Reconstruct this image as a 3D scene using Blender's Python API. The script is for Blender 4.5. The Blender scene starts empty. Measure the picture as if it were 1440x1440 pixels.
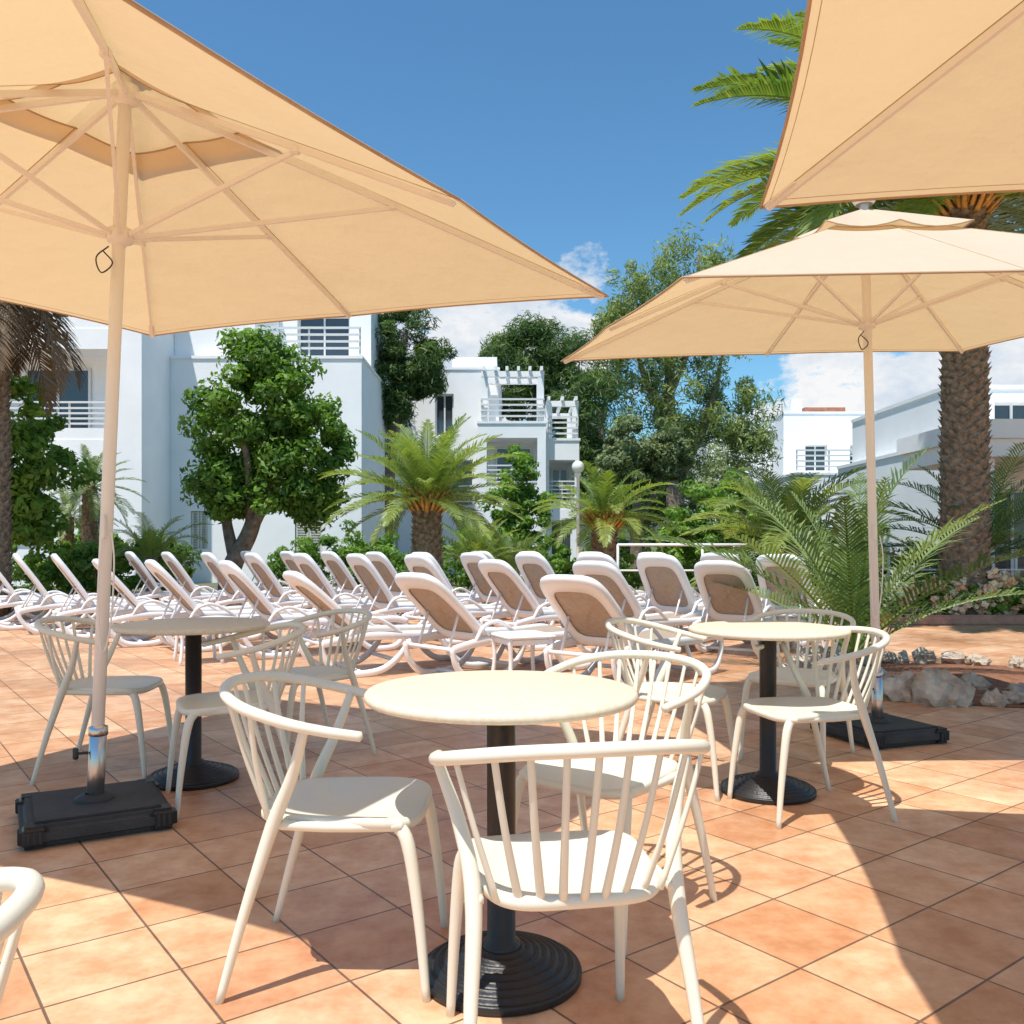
import bpy, bmesh, math, random
import numpy as np
from mathutils import Vector, Matrix, noise
random.seed(11); rng=np.random.default_rng(11)
scene=bpy.context.scene
scene.view_settings.view_transform='Standard'
scene.view_settings.look='None'
scene.view_settings.exposure=0

# ------------------------------------------------------------ materials
def nmat(name):
    m=bpy.data.materials.new(name); m.use_nodes=True
    nt=m.node_tree; b=nt.nodes['Principled BSDF']; return m,nt,b
def simple(name,col,rough=.5,metal=0,var=.08,scale=6,bump=0,bscale=40,spec=.5,col2=None):
    m,nt,b=nmat(name); N=nt.nodes; L=nt.links
    b.inputs['Roughness'].default_value=rough; b.inputs['Metallic'].default_value=metal
    b.inputs['Specular IOR Level'].default_value=spec
    if var==0: b.inputs['Base Color'].default_value=(*col,1); return m
    tc=N.new('ShaderNodeTexCoord'); no=N.new('ShaderNodeTexNoise')
    no.inputs['Scale'].default_value=scale; no.inputs['Detail'].default_value=3
    L.new(tc.outputs['Object'],no.inputs['Vector'])
    r=N.new('ShaderNodeValToRGB'); r.color_ramp.elements[0].position=.3; r.color_ramp.elements[1].position=.7
    c2=col2 or tuple(min(1,c*(1+var)) for c in col)
    c1=tuple(c*(1-var) for c in col) if col2 is None else col
    r.color_ramp.elements[0].color=(*c1,1); r.color_ramp.elements[1].color=(*c2,1)
    L.new(no.outputs['Fac'],r.inputs['Fac']); L.new(r.outputs['Color'],b.inputs['Base Color'])
    if bump:
        n2=N.new('ShaderNodeTexNoise'); n2.inputs['Scale'].default_value=bscale; n2.inputs['Detail'].default_value=2
        L.new(tc.outputs['Object'],n2.inputs['Vector'])
        bp=N.new('ShaderNodeBump'); bp.inputs['Strength'].default_value=bump; bp.inputs['Distance'].default_value=.02
        L.new(n2.outputs['Fac'],bp.inputs['Height']); L.new(bp.outputs['Normal'],b.inputs['Normal'])
    return m
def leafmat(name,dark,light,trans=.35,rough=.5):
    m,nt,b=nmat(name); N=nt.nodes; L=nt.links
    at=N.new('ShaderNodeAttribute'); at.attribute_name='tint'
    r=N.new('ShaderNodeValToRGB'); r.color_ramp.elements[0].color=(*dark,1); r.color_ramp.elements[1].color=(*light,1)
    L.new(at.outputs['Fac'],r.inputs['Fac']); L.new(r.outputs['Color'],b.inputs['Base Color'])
    b.inputs['Roughness'].default_value=rough; b.inputs['Specular IOR Level'].default_value=.35
    t=N.new('ShaderNodeBsdfTranslucent')
    mx=N.new('ShaderNodeMixRGB'); mx.blend_type='MULTIPLY'; mx.inputs['Fac'].default_value=1; mx.inputs['Color2'].default_value=(1.6,1.7,.6,1)
    L.new(r.outputs['Color'],mx.inputs['Color1']); L.new(mx.outputs['Color'],t.inputs['Color'])
    ms=N.new('ShaderNodeMixShader'); ms.inputs['Fac'].default_value=trans
    L.new(b.outputs[0],ms.inputs[1]); L.new(t.outputs[0],ms.inputs[2]); L.new(ms.outputs[0],N['Material Output'].inputs['Surface'])
    return m

M_cream=simple('cream_plastic',(.81,.775,.64),.36,var=.02,bump=.04,bscale=300)
M_top=simple('table_laminate',(.70,.61,.445),.45,col2=(.79,.715,.56),scale=70,bump=.02,bscale=160,spec=.3)
M_black=simple('black_iron',(.018,.018,.018),.42,var=.2,bump=.08,bscale=90)
M_blackp=simple('black_rubber',(.042,.042,.042),.65,var=.3,bump=.1,bscale=60)
M_white=simple('white_plastic',(.86,.85,.845),.36,var=0)
M_sling=simple('taupe_sling',(.44,.335,.25),.8,var=.08,scale=25,bump=.3,bscale=500)
M_pole=simple('cream_aluminium',(.86,.81,.74),.35,var=0)
M_steel=simple('stainless_steel',(.62,.6,.57),.28,metal=1,var=.05)
M_hem=simple('umbrella_hem',(.50,.33,.19),.8,var=.1)
M_wall=simple('white_plaster',(.88,.88,.87),.85,col2=(.94,.94,.93),scale=1.2,bump=.15,bscale=14)
M_frame=simple('window_frame_white',(.75,.75,.73),.5,var=0)
M_shut=simple('shutter_cream',(.66,.64,.56),.6,var=.05)
M_terra=simple('terracotta_roof',(.42,.17,.09),.8,var=.25,scale=5)
M_bark=simple('bark',(.14,.10,.07),.9,col2=(.30,.23,.17),scale=9,bump=1,bscale=18)
M_palmbark=simple('palm_bark',(.12,.08,.05),.95,col2=(.33,.25,.17),scale=14,bump=1,bscale=25)
M_orange=simple('palm_stub',(.62,.32,.07),.7,var=.3,scale=14)
M_rock=simple('limestone_rock',(.33,.23,.15),.9,col2=(.68,.60,.50),scale=7,bump=1,bscale=16)
M_soil=simple('soil',(.20,.075,.035),.95,col2=(.32,.14,.07),scale=14,bump=1,bscale=30)
M_brick=simple('planter_brick',(.50,.24,.15),.8,var=.2,scale=9,bump=.4,bscale=30)

g,nt,b=nmat('window_glass'); b.inputs['Base Color'].default_value=(.05,.06,.07,1); b.inputs['Roughness'].default_value=.08; M_glass=g
b.inputs['Specular IOR Level'].default_value=.8

# fabric
M_fabric,nt,b=nmat('umbrella_fabric'); N=nt.nodes; L=nt.links
tc=N.new('ShaderNodeTexCoord')
n1=N.new('ShaderNodeTexNoise'); n1.inputs['Scale'].default_value=2.5; n1.inputs['Detail'].default_value=3; L.new(tc.outputs['Object'],n1.inputs['Vector'])
r=N.new('ShaderNodeValToRGB'); r.color_ramp.elements[0].color=(.76,.645,.48,1); r.color_ramp.elements[1].color=(.83,.73,.58,1)
L.new(n1.outputs['Fac'],r.inputs['Fac']); L.new(r.outputs['Color'],b.inputs['Base Color']); b.inputs['Roughness'].default_value=.85; b.inputs['Specular IOR Level'].default_value=.15
n3=N.new('ShaderNodeTexNoise'); n3.inputs['Scale'].default_value=4; n3.inputs['Detail'].default_value=5; L.new(tc.outputs['Object'],n3.inputs['Vector'])
bp=N.new('ShaderNodeBump'); bp.inputs['Strength'].default_value=.5; bp.inputs['Distance'].default_value=.05; L.new(n3.outputs['Fac'],bp.inputs['Height']); L.new(bp.outputs['Normal'],b.inputs['Normal'])
t=N.new('ShaderNodeBsdfTranslucent'); t.inputs['Color'].default_value=(.90,.615,.30,1); L.new(bp.outputs['Normal'],t.inputs['Normal'])
ms=N.new('ShaderNodeMixShader'); ms.inputs['Fac'].default_value=.37
L.new(b.outputs[0],ms.inputs[1]); L.new(t.outputs[0],ms.inputs[2]); L.new(ms.outputs[0],N['Material Output'].inputs['Surface'])

# tiles
M_tile,nt,b=nmat('terracotta_tiles'); N=nt.nodes; L=nt.links
tc=N.new('ShaderNodeTexCoord'); mp=N.new('ShaderNodeMapping'); mp.inputs['Rotation'].default_value=(0,0,math.radians(-37)); mp.inputs['Location'].default_value=(50.1,50.05,0)
L.new(tc.outputs['Object'],mp.inputs['Vector'])
bk=N.new('ShaderNodeTexBrick'); bk.offset=0; bk.squash=1
for k,v in (('Scale',1),('Mortar Size',.0042),('Mortar Smooth',.35),('Brick Width',.33),('Row Height',.33),('Bias',0)): bk.inputs[k].default_value=v
bk.inputs['Color1'].default_value=(.63,.325,.165,1); bk.inputs['Color2'].default_value=(.79,.49,.29,1); bk.inputs['Mortar'].default_value=(.19,.115,.07,1)
L.new(mp.outputs[0],bk.inputs['Vector'])
n1=N.new('ShaderNodeTexNoise'); n1.inputs['Scale'].default_value=6.5; n1.inputs['Detail'].default_value=5; n1.inputs['Roughness'].default_value=.7; L.new(tc.outputs['Object'],n1.inputs['Vector'])
rr=N.new('ShaderNodeValToRGB'); rr.color_ramp.elements[0].position=.36; rr.color_ramp.elements[0].color=(.86,.73,.63,1); rr.color_ramp.elements[1].position=.64; rr.color_ramp.elements[1].color=(1.10,1.18,1.24,1)
L.new(n1.outputs['Fac'],rr.inputs['Fac'])
mu=N.new('ShaderNodeMixRGB'); mu.blend_type='MULTIPLY'; mu.inputs['Fac'].default_value=1
L.new(bk.outputs['Color'],mu.inputs['Color1']); L.new(rr.outputs['Color'],mu.inputs['Color2'])
n4=N.new('ShaderNodeTexNoise'); n4.inputs['Scale'].default_value=.8; n4.inputs['Detail'].default_value=5; L.new(tc.outputs['Object'],n4.inputs['Vector'])
r4=N.new('ShaderNodeValToRGB'); r4.color_ramp.elements[0].position=.3; r4.color_ramp.elements[0].color=(.86,.82,.79,1); r4.color_ramp.elements[1].position=.65; r4.color_ramp.elements[1].color=(1.04,1.04,1.04,1); L.new(n4.outputs['Fac'],r4.inputs['Fac'])
mu2=N.new('ShaderNodeMixRGB'); mu2.blend_type='MULTIPLY'; mu2.inputs['Fac'].default_value=1
L.new(mu.outputs[0],mu2.inputs['Color1']); L.new(r4.outputs['Color'],mu2.inputs['Color2']); L.new(mu2.outputs[0],b.inputs['Base Color'])
mr=N.new('ShaderNodeMapRange'); mr.inputs['From Min'].default_value=.35; mr.inputs['From Max'].default_value=.7; mr.inputs['To Min'].default_value=.24; mr.inputs['To Max'].default_value=.58
L.new(n4.outputs['Fac'],mr.inputs['Value']); L.new(mr.outputs[0],b.inputs['Roughness'])
hh=N.new('ShaderNodeMath'); hh.operation='MULTIPLY_ADD'; hh.inputs[1].default_value=-1.0; L.new(bk.outputs['Fac'],hh.inputs[0])
m5=N.new('ShaderNodeMath'); m5.operation='MULTIPLY'; m5.inputs[1].default_value=1.2; L.new(n1.outputs['Fac'],m5.inputs[0]); L.new(m5.outputs[0],hh.inputs[2])
bp=N.new('ShaderNodeBump'); bp.inputs['Strength'].default_value=.5; bp.inputs['Distance'].default_value=.004; L.new(hh.outputs[0],bp.inputs['Height']); L.new(bp.outputs['Normal'],b.inputs['Normal'])
M_ground=simple('dry_grass_ground',(.09,.10,.04),.95,col2=(.20,.17,.10),scale=.8,bump=.5,bscale=8)

LM_carob=leafmat('leaf_carob',(.04,.105,.016),(.22,.37,.055))
LM_pine=leafmat('leaf_pine',(.028,.07,.02),(.14,.22,.055),.22)
LM_euc=leafmat('leaf_eucalyptus',(.095,.15,.05),(.36,.42,.15),.3)
LM_grey=leafmat('leaf_greygreen',(.07,.11,.045),(.29,.34,.16),.25)
LM_bush=leafmat('leaf_bush',(.06,.15,.02),(.28,.44,.08))
LM_palm=leafmat('leaf_palm',(.075,.15,.035),(.38,.44,.12),.33,.4)
LM_palmd=leafmat('leaf_palm_dark',(.05,.11,.04),(.27,.35,.12),.28,.4)
LM_dead=leafmat('leaf_palm_dead',(.10,.06,.03),(.26,.17,.10),.2)
LM_flower=leafmat('flower_petals',(.88,.50,.42),(.95,.90,.62),.2)

# ------------------------------------------------------------ mesh builder
def cr(pts,sub=6):
    P=[Vector(p) for p in pts]
    if len(P)<3: return P
    P=[2*P[0]-P[1]]+P+[2*P[-1]-P[-2]]; out=[]
    for i in range(1,len(P)-2):
        a,b_,c,d=P[i-1],P[i],P[i+1],P[i+2]
        for k in range(sub):
            t=k/sub
            out.append(.5*((2*b_)+(c-a)*t+(2*a-5*b_+4*c-d)*t*t+(3*b_-a-3*c+d)*t**3))
    out.append(P[-2]); return out
class MB:
    def __init__(s): s.v=[];s.f=[];s.m=[];s.sm=[]
    def add(s,verts,faces,mat=0,smooth=True):
        o=len(s.v); s.v.extend(tuple(v) for v in verts)
        for f in faces: s.f.append(tuple(i+o for i in f)); s.m.append(mat); s.sm.append(smooth)
    def box(s,x0,x1,y0,y1,z0,z1,mat=0):
        v=[(x,y,z) for x in (x0,x1) for y in (y0,y1) for z in (z0,z1)]
        s.add(v,[(0,1,3,2),(4,6,7,5),(0,4,5,1),(2,3,7,6),(0,2,6,4),(1,5,7,3)],mat,False)
    def bbox(s,c,size,mat=0,rz=0,bev=.01,seg=2):
        bm=bmesh.new(); bmesh.ops.create_cube(bm,size=1)
        bmesh.ops.scale(bm,vec=size,verts=bm.verts)
        bmesh.ops.bevel(bm,geom=bm.edges[:],offset=bev,segments=seg,affect='EDGES')
        R=Matrix.Rotation(rz,3,'Z'); c=Vector(c)
        bm.verts.index_update(); s.add([R@v.co+c for v in bm.verts],[tuple(v.index for v in f.verts) for f in bm.faces],mat,False); bm.free()
    def tube(s,pts,r,n=8,mat=0,sub=5,flat=(1,1),up=(0,0,1),cap=True,raw=False,smooth=True):
        P=[Vector(p) for p in pts] if raw else cr(pts,sub)
        K=len(P)
        if isinstance(r,(int,float)): R=[r]*K
        else: R=[float(np.interp(i/(K-1),np.linspace(0,1,len(r)),r)) for i in range(K)]
        T=[(P[min(i+1,K-1)]-P[max(i-1,0)]).normalized() for i in range(K)]
        u=Vector(up); 
        if abs(T[0].dot(u))>.95: u=Vector((0,1,0))
        nn=(u-T[0]*u.dot(T[0])).normalized(); verts=[]
        for i in range(K):
            nn=(nn-T[i]*nn.dot(T[i])).normalized(); bb=T[i].cross(nn)
            for k in range(n):
                a=2*math.pi*(k+.5)/n
                verts.append(P[i]+nn*math.cos(a)*R[i]*flat[0]+bb*math.sin(a)*R[i]*flat[1])
        F=[(i*n+k,i*n+(k+1)%n,(i+1)*n+(k+1)%n,(i+1)*n+k) for i in range(K-1) for k in range(n)]
        if cap:
            verts.append(P[0]-T[0]*R[0]*.5); verts.append(P[-1]+T[-1]*R[-1]*.5)
            F+=[(K*n,(k+1)%n,k) for k in range(n)]+[(K*n+1,(K-1)*n+k,(K-1)*n+(k+1)%n) for k in range(n)]
        s.add(verts,F,mat,smooth)
    def lathe(s,prof,n=48,mat=0,c=(0,0,0),smooth=True):
        V=[];F=[];K=len(prof)
        for (r,z) in prof:
            for k in range(n):
                a=2*math.pi*k/n; V.append((c[0]+r*math.cos(a),c[1]+r*math.sin(a),c[2]+z))
        F=[(i*n+k,i*n+(k+1)%n,(i+1)*n+(k+1)%n,(i+1)*n+k) for i in range(K-1) for k in range(n)]
        s.add(V,F,mat,smooth)
    def mesh(s,name,mats):
        me=bpy.data.meshes.new(name); me.from_pydata(s.v,[],s.f)
        me.polygons.foreach_set('material_index',s.m); me.polygons.foreach_set('use_smooth',s.sm)
        for m in mats: me.materials.append(m)
        me.update(); return me
def place(name,me,loc=(0,0,0),rz=0,parent=None,sc=1):
    o=bpy.data.objects.new(name,me); scene.collection.objects.link(o)
    o.location=loc; o.rotation_euler=(0,0,rz); o.scale=(sc,sc,sc)
    if parent: o.parent=parent
    return o

# ------------------------------------------------------------ chair (faces local +Y)
def chair_mesh():
    mb=MB()
    rail=[(-.255,.09,.662),(-.272,.0,.678),(-.275,-.10,.70),(-.238,-.21,.728),(-.145,-.283,.748),(0,-.312,.755),(.145,-.283,.748),(.238,-.21,.728),(.275,-.10,.70),(.272,0,.678),(.255,.09,.662)]
    mb.tube(rail,[.0125,.0145,.0145,.0145,.0125],12,0,8)
    for sx in (-1,1):
        mb.tube([(sx*.238,-.265,0),(sx*.225,-.205,.22),(sx*.210,-.14,.43),(sx*.230,-.085,.56),(sx*.271,-.045,.683)],[.0105,.0135,.018,.015,.0115],12,0,6)
        mb.tube([(sx*.212,.245,0),(sx*.204,.225,.2),(sx*.192,.196,.38),(sx*.172,.160,.428)],[.0105,.014,.0175,.017],12,0,6)
        mb.tube([(sx*.19,.18,.424),(sx*.20,0,.424),(sx*.20,-.15,.43)],.013,8,0,4,flat=(1,.8))
    rp=cr(rail,20)
    for i in range(9):
        f=(i-4)/4.0
        xt=f*.252
        cand=[p for p in rp if p.y<-.09]; pt=min(cand,key=lambda p:abs(p.x-xt))
        xb=f*.168; yb=-.200+.035*f*f
        mb.tube([(xb,yb,.435),((xb+pt.x)/2+.006*f,(yb+pt.y)/2-.006,.59),(pt.x,pt.y,pt.z)],[.0085,.007,.0065],8,0,5,flat=(.8,1.15))
    n=56
    def outl(sc,z):
        R=[]
        for k in range(n):
            a=2*math.pi*k/n; c=math.cos(a); s_=math.sin(a); e=2/4.2
            x=abs(c)**e*(1 if c>=0 else -1); y=abs(s_)**e*(1 if s_>=0 else -1)
            w=.200+.018*y
            R.append((x*w*sc,.008+y*.215*sc,z - (.012*max(0,y)**3 if sc>.8 else 0)))
        return R
    spec=[(.0,.434),(.6,.435),(.86,.443),(.95,.448),(.985,.446),(1.0,.438),(1.0,.427),(.97,.420),(.90,.420),(.86,.428),(.3,.429)]
    V=[];F=[]
    for sc,z in spec: V+=outl(max(sc,.001),z)
    for i in range(len(spec)-1):
        for k in range(n): F.append((i*n+k,(i+1)*n+k,(i+1)*n+(k+1)%n,i*n+(k+1)%n))
    mb.add(V,F,0,True)
    return mb.mesh('garden_chair',[M_cream])
CH=chair_mesh()
def chair(x,y,fx,fy): place('garden_chair',CH,(x,y,.004),math.atan2(fy,fx)-math.pi/2)
for c in [(-.45,2.42,1,-.03),(.105,1.93,-.18,.98),(.29,2.76,-.62,-.78),
          (-2.0,4.42,1,.06),(-1.25,3.95,-.90,-.43),(-1.09,4.78,-.75,-.65),
          (1.25,3.79,-.97,-.22),(.77,4.2,.90,-.42),(1.50,4.72,-.55,-.83),(-.815,.835,-1,.02)]: chair(*c)

# ------------------------------------------------------------ table
def table_mesh():
    mb=MB()
    mb.lathe([(.0005,.752),(.34,.752),(.350,.750),(.3555,.743),(.3555,.733),(.350,.727),(.335,.725),(.0005,.725)],72,0)
    mb.lathe([(.17,.7245),(.17,.712),(.05,.705),(.038,.70),(.037,.10),(.05,.09),(.052,.075)],32,1)
    prof=[]; R=.208
    for i in range(61):
        t=i/60; r=.05+t*(R-.05); z=.078-.052*t**1.2+.0045*math.sin(t*2*math.pi*7)
        prof.append((r,z))
    prof+=[(R+.003,.018),(R+.002,.003),(R-.004,.0)]
    mb.lathe(prof,72,1)
    return mb.mesh('bistro_table',[M_top,M_black])
TB=table_mesh()
for x,y in [(-.028,2.33),(1.166,4.05),(-1.53,4.27)]: place('bistro_table',TB,(x,y,.004))

# ------------------------------------------------------------ umbrella
def umbrella(base,apex,corners,runz,brz=.5,cable=True):
    B=Vector(base); mb=MB(); A=Vector(apex)-B; C=[Vector(c)-B for c in corners]
    E=[]
    for i in range(4):
        E.append(C[i]); E.append((C[i]+C[(i+1)%4])/2+Vector((0,0,.015)))
    def canopy(t0,t1,lift,nt_,ns,mat,flare=0):
        for i in range(8):
            a,b_=E[i],E[(i+1)%8]; V=[];F=[]
            for j in range(nt_+1):
                t=t0+(t1-t0)*j/nt_
                for k in range(ns+1):
                    s_=k/ns; bow=4*s_*(1-s_)
                    e=a.lerp(b_,s_); tt=t*(1-.018*bow*(t/t1)**4)
                    p=A+(e-A)*tt; p.z-=.035*bow*t*(1.1-t)*1.6
                    p.z+=lift-flare*((t-t0)/(t1-t0))*(bow*.6)
                    V.append(p)
            w=ns+1
            for j in range(nt_):
                for k in range(ns): F.append((j*w+k,(j+1)*w+k,(j+1)*w+k+1,j*w+k+1))
            mb.add(V,F,mat,True)
            last=V[-w:]; mb.tube(last,.005 if lift==0 else .004,6,1,1,raw=True)
            if lift==0:
                mb.tube(V[:w],.004,5,1,1,raw=True)
                mb.tube([V[j*w] for j in range(nt_+1)],.0025,4,1,1,raw=True)
                j=nt_-1; mb.tube([V[j*w+k].lerp(V[(j+1)*w+k],.62) for k in range(w)],.0013,4,1,1,raw=True)
    canopy(.20,1,0,16,8,0)
    canopy(.0,.27,.05,6,6,0,.04)
    run=Vector((A.x*runz/A.z,A.y*runz/A.z,runz))
    top=A+Vector((0,0,-.04))
    for i,e in enumerate(E):
        tip=A+(e-A)*.985+Vector((0,0,-.022))
        mid=A+(e-A)*.5+Vector((0,0,-.022)) if i%2==0 else A+(e-A)*.55+Vector((0,0,-.022))
        mb.tube([top,mid,tip],[.012,.012,.010],4,2,1,raw=True,flat=(1.3,.9),smooth=False)
        d=(mid-run).normalized()
        mb.tube([run+Vector((d.x,d.y,0)).normalized()*.05,mid+Vector((0,0,-.012))],.010,4,2,1,raw=True,flat=(1.3,.8),smooth=False)
        mb.bbox(mid+Vector((0,0,-.008)),(.03,.03,.03),2,bev=.004)
        q=A+(e-A)*.93+Vector((0,0,-.012)); mb.tube([q,tip+Vector((0,0,.006))],.022,4,3,1,raw=True,flat=(.25,1),smooth=False)
    sl=Vector((A.x*.36/A.z,A.y*.36/A.z,.36))
    mb.tube([Vector((0,0,.08)),A+Vector((0,0,.07))],.025,20,2,1,raw=True)
    mb.tube([Vector((0,0,.05)),sl],.033,24,4,1,raw=True)
    mb.tube([sl*.99,sl+Vector((0,0,.03))],.037,20,4,1,raw=True)
    mb.tube([sl*.8+Vector((-.03,-.02,0)),sl*.8+Vector((-.07,-.04,0))],.006,8,5,1,raw=True)
    mb.tube([sl*.8+Vector((-.07,-.04,-.02)),sl*.8+Vector((-.07,-.04,.02))],.011,8,5,1,raw=True)
    for zc,h,rr_ in ((runz,.05,.048),(A.z-.05,.06,.05)):
        c=Vector((A.x*zc/A.z,A.y*zc/A.z,zc))
        mb.tube([c-Vector((0,0,h/2)),c+Vector((0,0,h/2))],rr_,16,2,1,raw=True)
    mb.lathe([(.0,.135),(.03,.13),(.06,.11),(.065,.09),(.05,.07)],16,2,c=A)
    if cable:
        z1=runz-.05; x1=A.x*z1/A.z; y1=A.y*z1/A.z
        mb.tube([(x1-.03,y1-.03,z1),(x1-.07,y1-.05,z1-.05),(x1-.05,y1-.05,z1-.11),(x1-.01,y1-.04,z1-.07),(x1-.05,y1-.03,z1-.02)],.003,5,5,5)
        zz=1.2; x2=A.x*zz/A.z; y2=A.y*zz/A.z
        mb.tube([(x2+.03,y2-.03,zz-.02),(x2+.045,y2-.04,zz-.15),(x2+.03,y2-.04,zz-.4),(x2-.005,y2-.04,zz-.5),(x2-.02,y2-.035,zz-.25),(x2,y2-.035,zz)],.0035,5,2,5)
        mb.bbox((x2+.0,y2-.035,zz),(.02,.02,.09),2,bev=.004)
    S=.54; R=Matrix.Rotation(brz,3,'Z')
    mb.bbox((0,0,.045),(S,S,.08),5,brz,.024,3)
    mb.bbox((0,0,.088),(S-.09,S-.09,.012),5,brz,.005,2)
    for sx in (-1,1):
        for sy in (-1,1):
            p=R@Vector((sx*(S/2-.045),sy*(S/2-.045),0)); mb.bbox((p.x,p.y,.045),(.10,.10,.084),6,brz,.018,3)
            for q in (-.02,.0,.02):
                p=R@Vector((sx*(S/2-.045)+q,sy*(S/2+.006),0)); mb.bbox((p.x,p.y,.045),(.008,.006,.045),5,brz,.001,1)
                p=R@Vector((sx*(S/2+.006),sy*(S/2-.045)+q,0)); mb.bbox((p.x,p.y,.045),(.006,.008,.045),5,brz,.001,1)
    mb.lathe([(.075,.092),(.075,.102),(.05,.115),(.036,.118)],24,5)
    me=mb.mesh('patio_umbrella',[M_fabric,M_hem,M_pole,M_pole,M_steel,M_blackp,M_black])
    place('patio_umbrella',me,B)
umbrella((-1.70,3.62,.004),(-1.53,3.53,2.97),[(-2.26,5.59,2.445),(.47,4.34,2.345),(-.82,1.61,2.20),(-3.53,2.88,2.30)],2.36,brz=math.radians(30))
umbrella((2.14,5.20,.004),(2.04,5.15,3.03),[(.35,6.35,2.44),(3.35,6.6,2.566),(3.75,3.9,2.33),(.72,3.75,2.26)],2.41,brz=math.radians(20))
umbrella((2.05,1.25,.004),(2.02,1.27,2.93),[(.85,3.04,2.285),(3.79,2.62,2.24),(3.19,-.52,2.28),(.25,.10,2.28)],2.32,brz=.2)

# ------------------------------------------------------------ sun lounger (foot end local +Y)
def lounger_mesh(A):
    mb=MB(); W=.31
    for sx in (-1,1):
        x=sx*W
        mb.tube([(x,-.42,.30),(x,-.1,.345),(x,.3,.34),(x,.8,.325),(x,1.15,.335),(x,1.32,.30)],[.024,.028,.028,.028,.026],8,0,5,flat=(1.4,.75))
        mb.tube([(x,-.44,.31),(x,-.40,.17),(x,-.27,.05),(x,-.08,.028),(x,.12,.06),(x,.28,.18),(x,.36,.32)],[.020,.027,.030,.027,.022],8,0,4,flat=(1.1,.8))
        mb.tube([(x,.66,.31),(x,.74,.17),(x,.88,.05),(x,1.05,.028),(x,1.2,.06),(x,1.29,.18),(x,1.31,.30)],[.020,.027,.030,.027,.020],8,0,4,flat=(1.1,.8))
        mb.tube([(x,-.20,.34),(x*1.04,-.12,.46),(x*1.05,.02,.50),(x*1.03,.16,.44),(x,.30,.345)],.017,8,0,4,flat=(1,1))
    for y,z in ((-.40,.29),(-.1,.05),(.25,.12),(.0,.335),(1.31,.30),(1.05,.04),(.68,.30)):
        mb.tube([(-W,y,z),(W,y,z)],.018,8,0,1,raw=True)
    V=[];F=[];n=16
    for j in range(n+1):
        y=.02+1.24*j/n
        for k in range(9):
            u=k/8*2-1; V.append((u*.285,y,.352-.02*math.sin(math.pi*j/n)-.02*(1-u*u)))
    for j in range(n):
        for k in range(8): F.append((j*9+k,(j+1)*9+k,(j+1)*9+k+1,j*9+k+1))
    mb.add(V,F,1,True)
    d=Vector((0,-math.cos(A),math.sin(A))); nrm=Vector((0,-math.sin(A),-math.cos(A)))
    O=Vector((0,-.02,.33)); n=48
    def ring(hw,hv,cv,off,e=5.0,taper=.0):
        R=[]
        for k in range(n):
            a=2*math.pi*k/n; c=math.cos(a); s_=math.sin(a); ex=2/e
            x=abs(c)**ex*(1 if c>=0 else -1); y=abs(s_)**ex*(1 if s_>=0 else -1)
            w=hw*(1-taper*(y*.5+.5))
            curve=.03*(y*.5+.5)**3
            R.append(O+d*(cv+y*hv)+Vector((x*w,0,0))+nrm*(off+curve-.012*(1-x*x)))
        return R
    seq=[(.23,.285,.385,.018,5),(.235,.29,.385,.030,5),(.29,.38,.40,.034,5),(.318,.41,.40,.026,5),(.325,.42,.40,.0,5),(.318,.41,.40,-.022,5),(.24,.295,.385,-.022,5),(.235,.29,.385,-.012,5)]
    V=[];F=[]
    for h in seq: V+=ring(*h,taper=.10)
    for i in range(len(seq)-1):
        for k in range(n): F.append((i*n+k,i*n+(k+1)%n,(i+1)*n+(k+1)%n,(i+1)*n+k))
    mb.add(V,F,0,True)
    V=[];F=[]
    scs=[1,.66,.33,.001]
    for s_ in scs: V+=ring(.242*s_,.298*s_,.385,.008+.01*(1-s_*s_),5,.10)
    for i in range(3):
        for k in range(n): F.append((i*n+k,i*n+(k+1)%n,(i+1)*n+(k+1)%n,(i+1)*n+k))
    mb.add(V,F,1,True)
    p=O+d*.36
    for sx in (-.2,.2): mb.tube([(sx,p.y-.01,p.z-.02),(sx,-.38,.30)],.011,6,0,1,raw=True)
    return mb.mesh('sun_lounger',[M_white,M_sling])
LMs=[lounger_mesh(math.radians(a)) for a in (45,52,58)]
def lounger(x,y,ax,ay,k): place('sun_lounger',LMs[k],(x,y,.004),math.atan2(ay,ax)-math.pi/2)
LO=[(.78,7.05,.64,.77,0),(-.36,7.5,.73,.68,0),(-1.36,7.85,.86,.5,0),(-2.40,9.1,.84,.54,1),(-3.35,9.6,.84,.54,1),(-4.15,10.1,.85,.52,1),(-5.1,10.9,.85,.52,2),(-5.9,11.5,.85,.52,2),(-6.6,12.0,.85,.52,2),(-7.3,12.6,.85,.52,2),(-8.1,13.1,.85,.52,2),
 (.2,9.75,.8,.6,1),(-.72,10.3,.8,.6,2),(-1.5,10.9,.82,.57,2),(-2.3,11.5,.82,.57,2),(-3.1,12.1,.82,.57,2),(-3.9,12.7,.82,.57,2),(-4.7,13.3,.82,.57,2),(-5.5,13.9,.82,.57,2),
 (2.35,9.2,.60,.80,1),(1.92,10.3,.68,.73,2),(1.3,11.0,.7,.7,2),(.55,11.7,.75,.66,2),(-.2,12.3,.75,.66,2),(-.95,12.9,.78,.63,2),(-1.7,13.5,.78,.63,2),(-2.5,14.1,.8,.6,2),(-3.3,14.7,.8,.6,2),(-4.1,15.2,.8,.6,2),
 (3.28,10.4,.60,.80,2),(3.0,12.0,.66,.75,2),(2.3,12.9,.7,.7,2),(1.5,13.6,.7,.7,2),(.6,14.3,.75,.66,2),(-.2,15,.75,.66,2),(1.15,9.0,.72,.69,1)]
for l in LO: lounger(*l)
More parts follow.
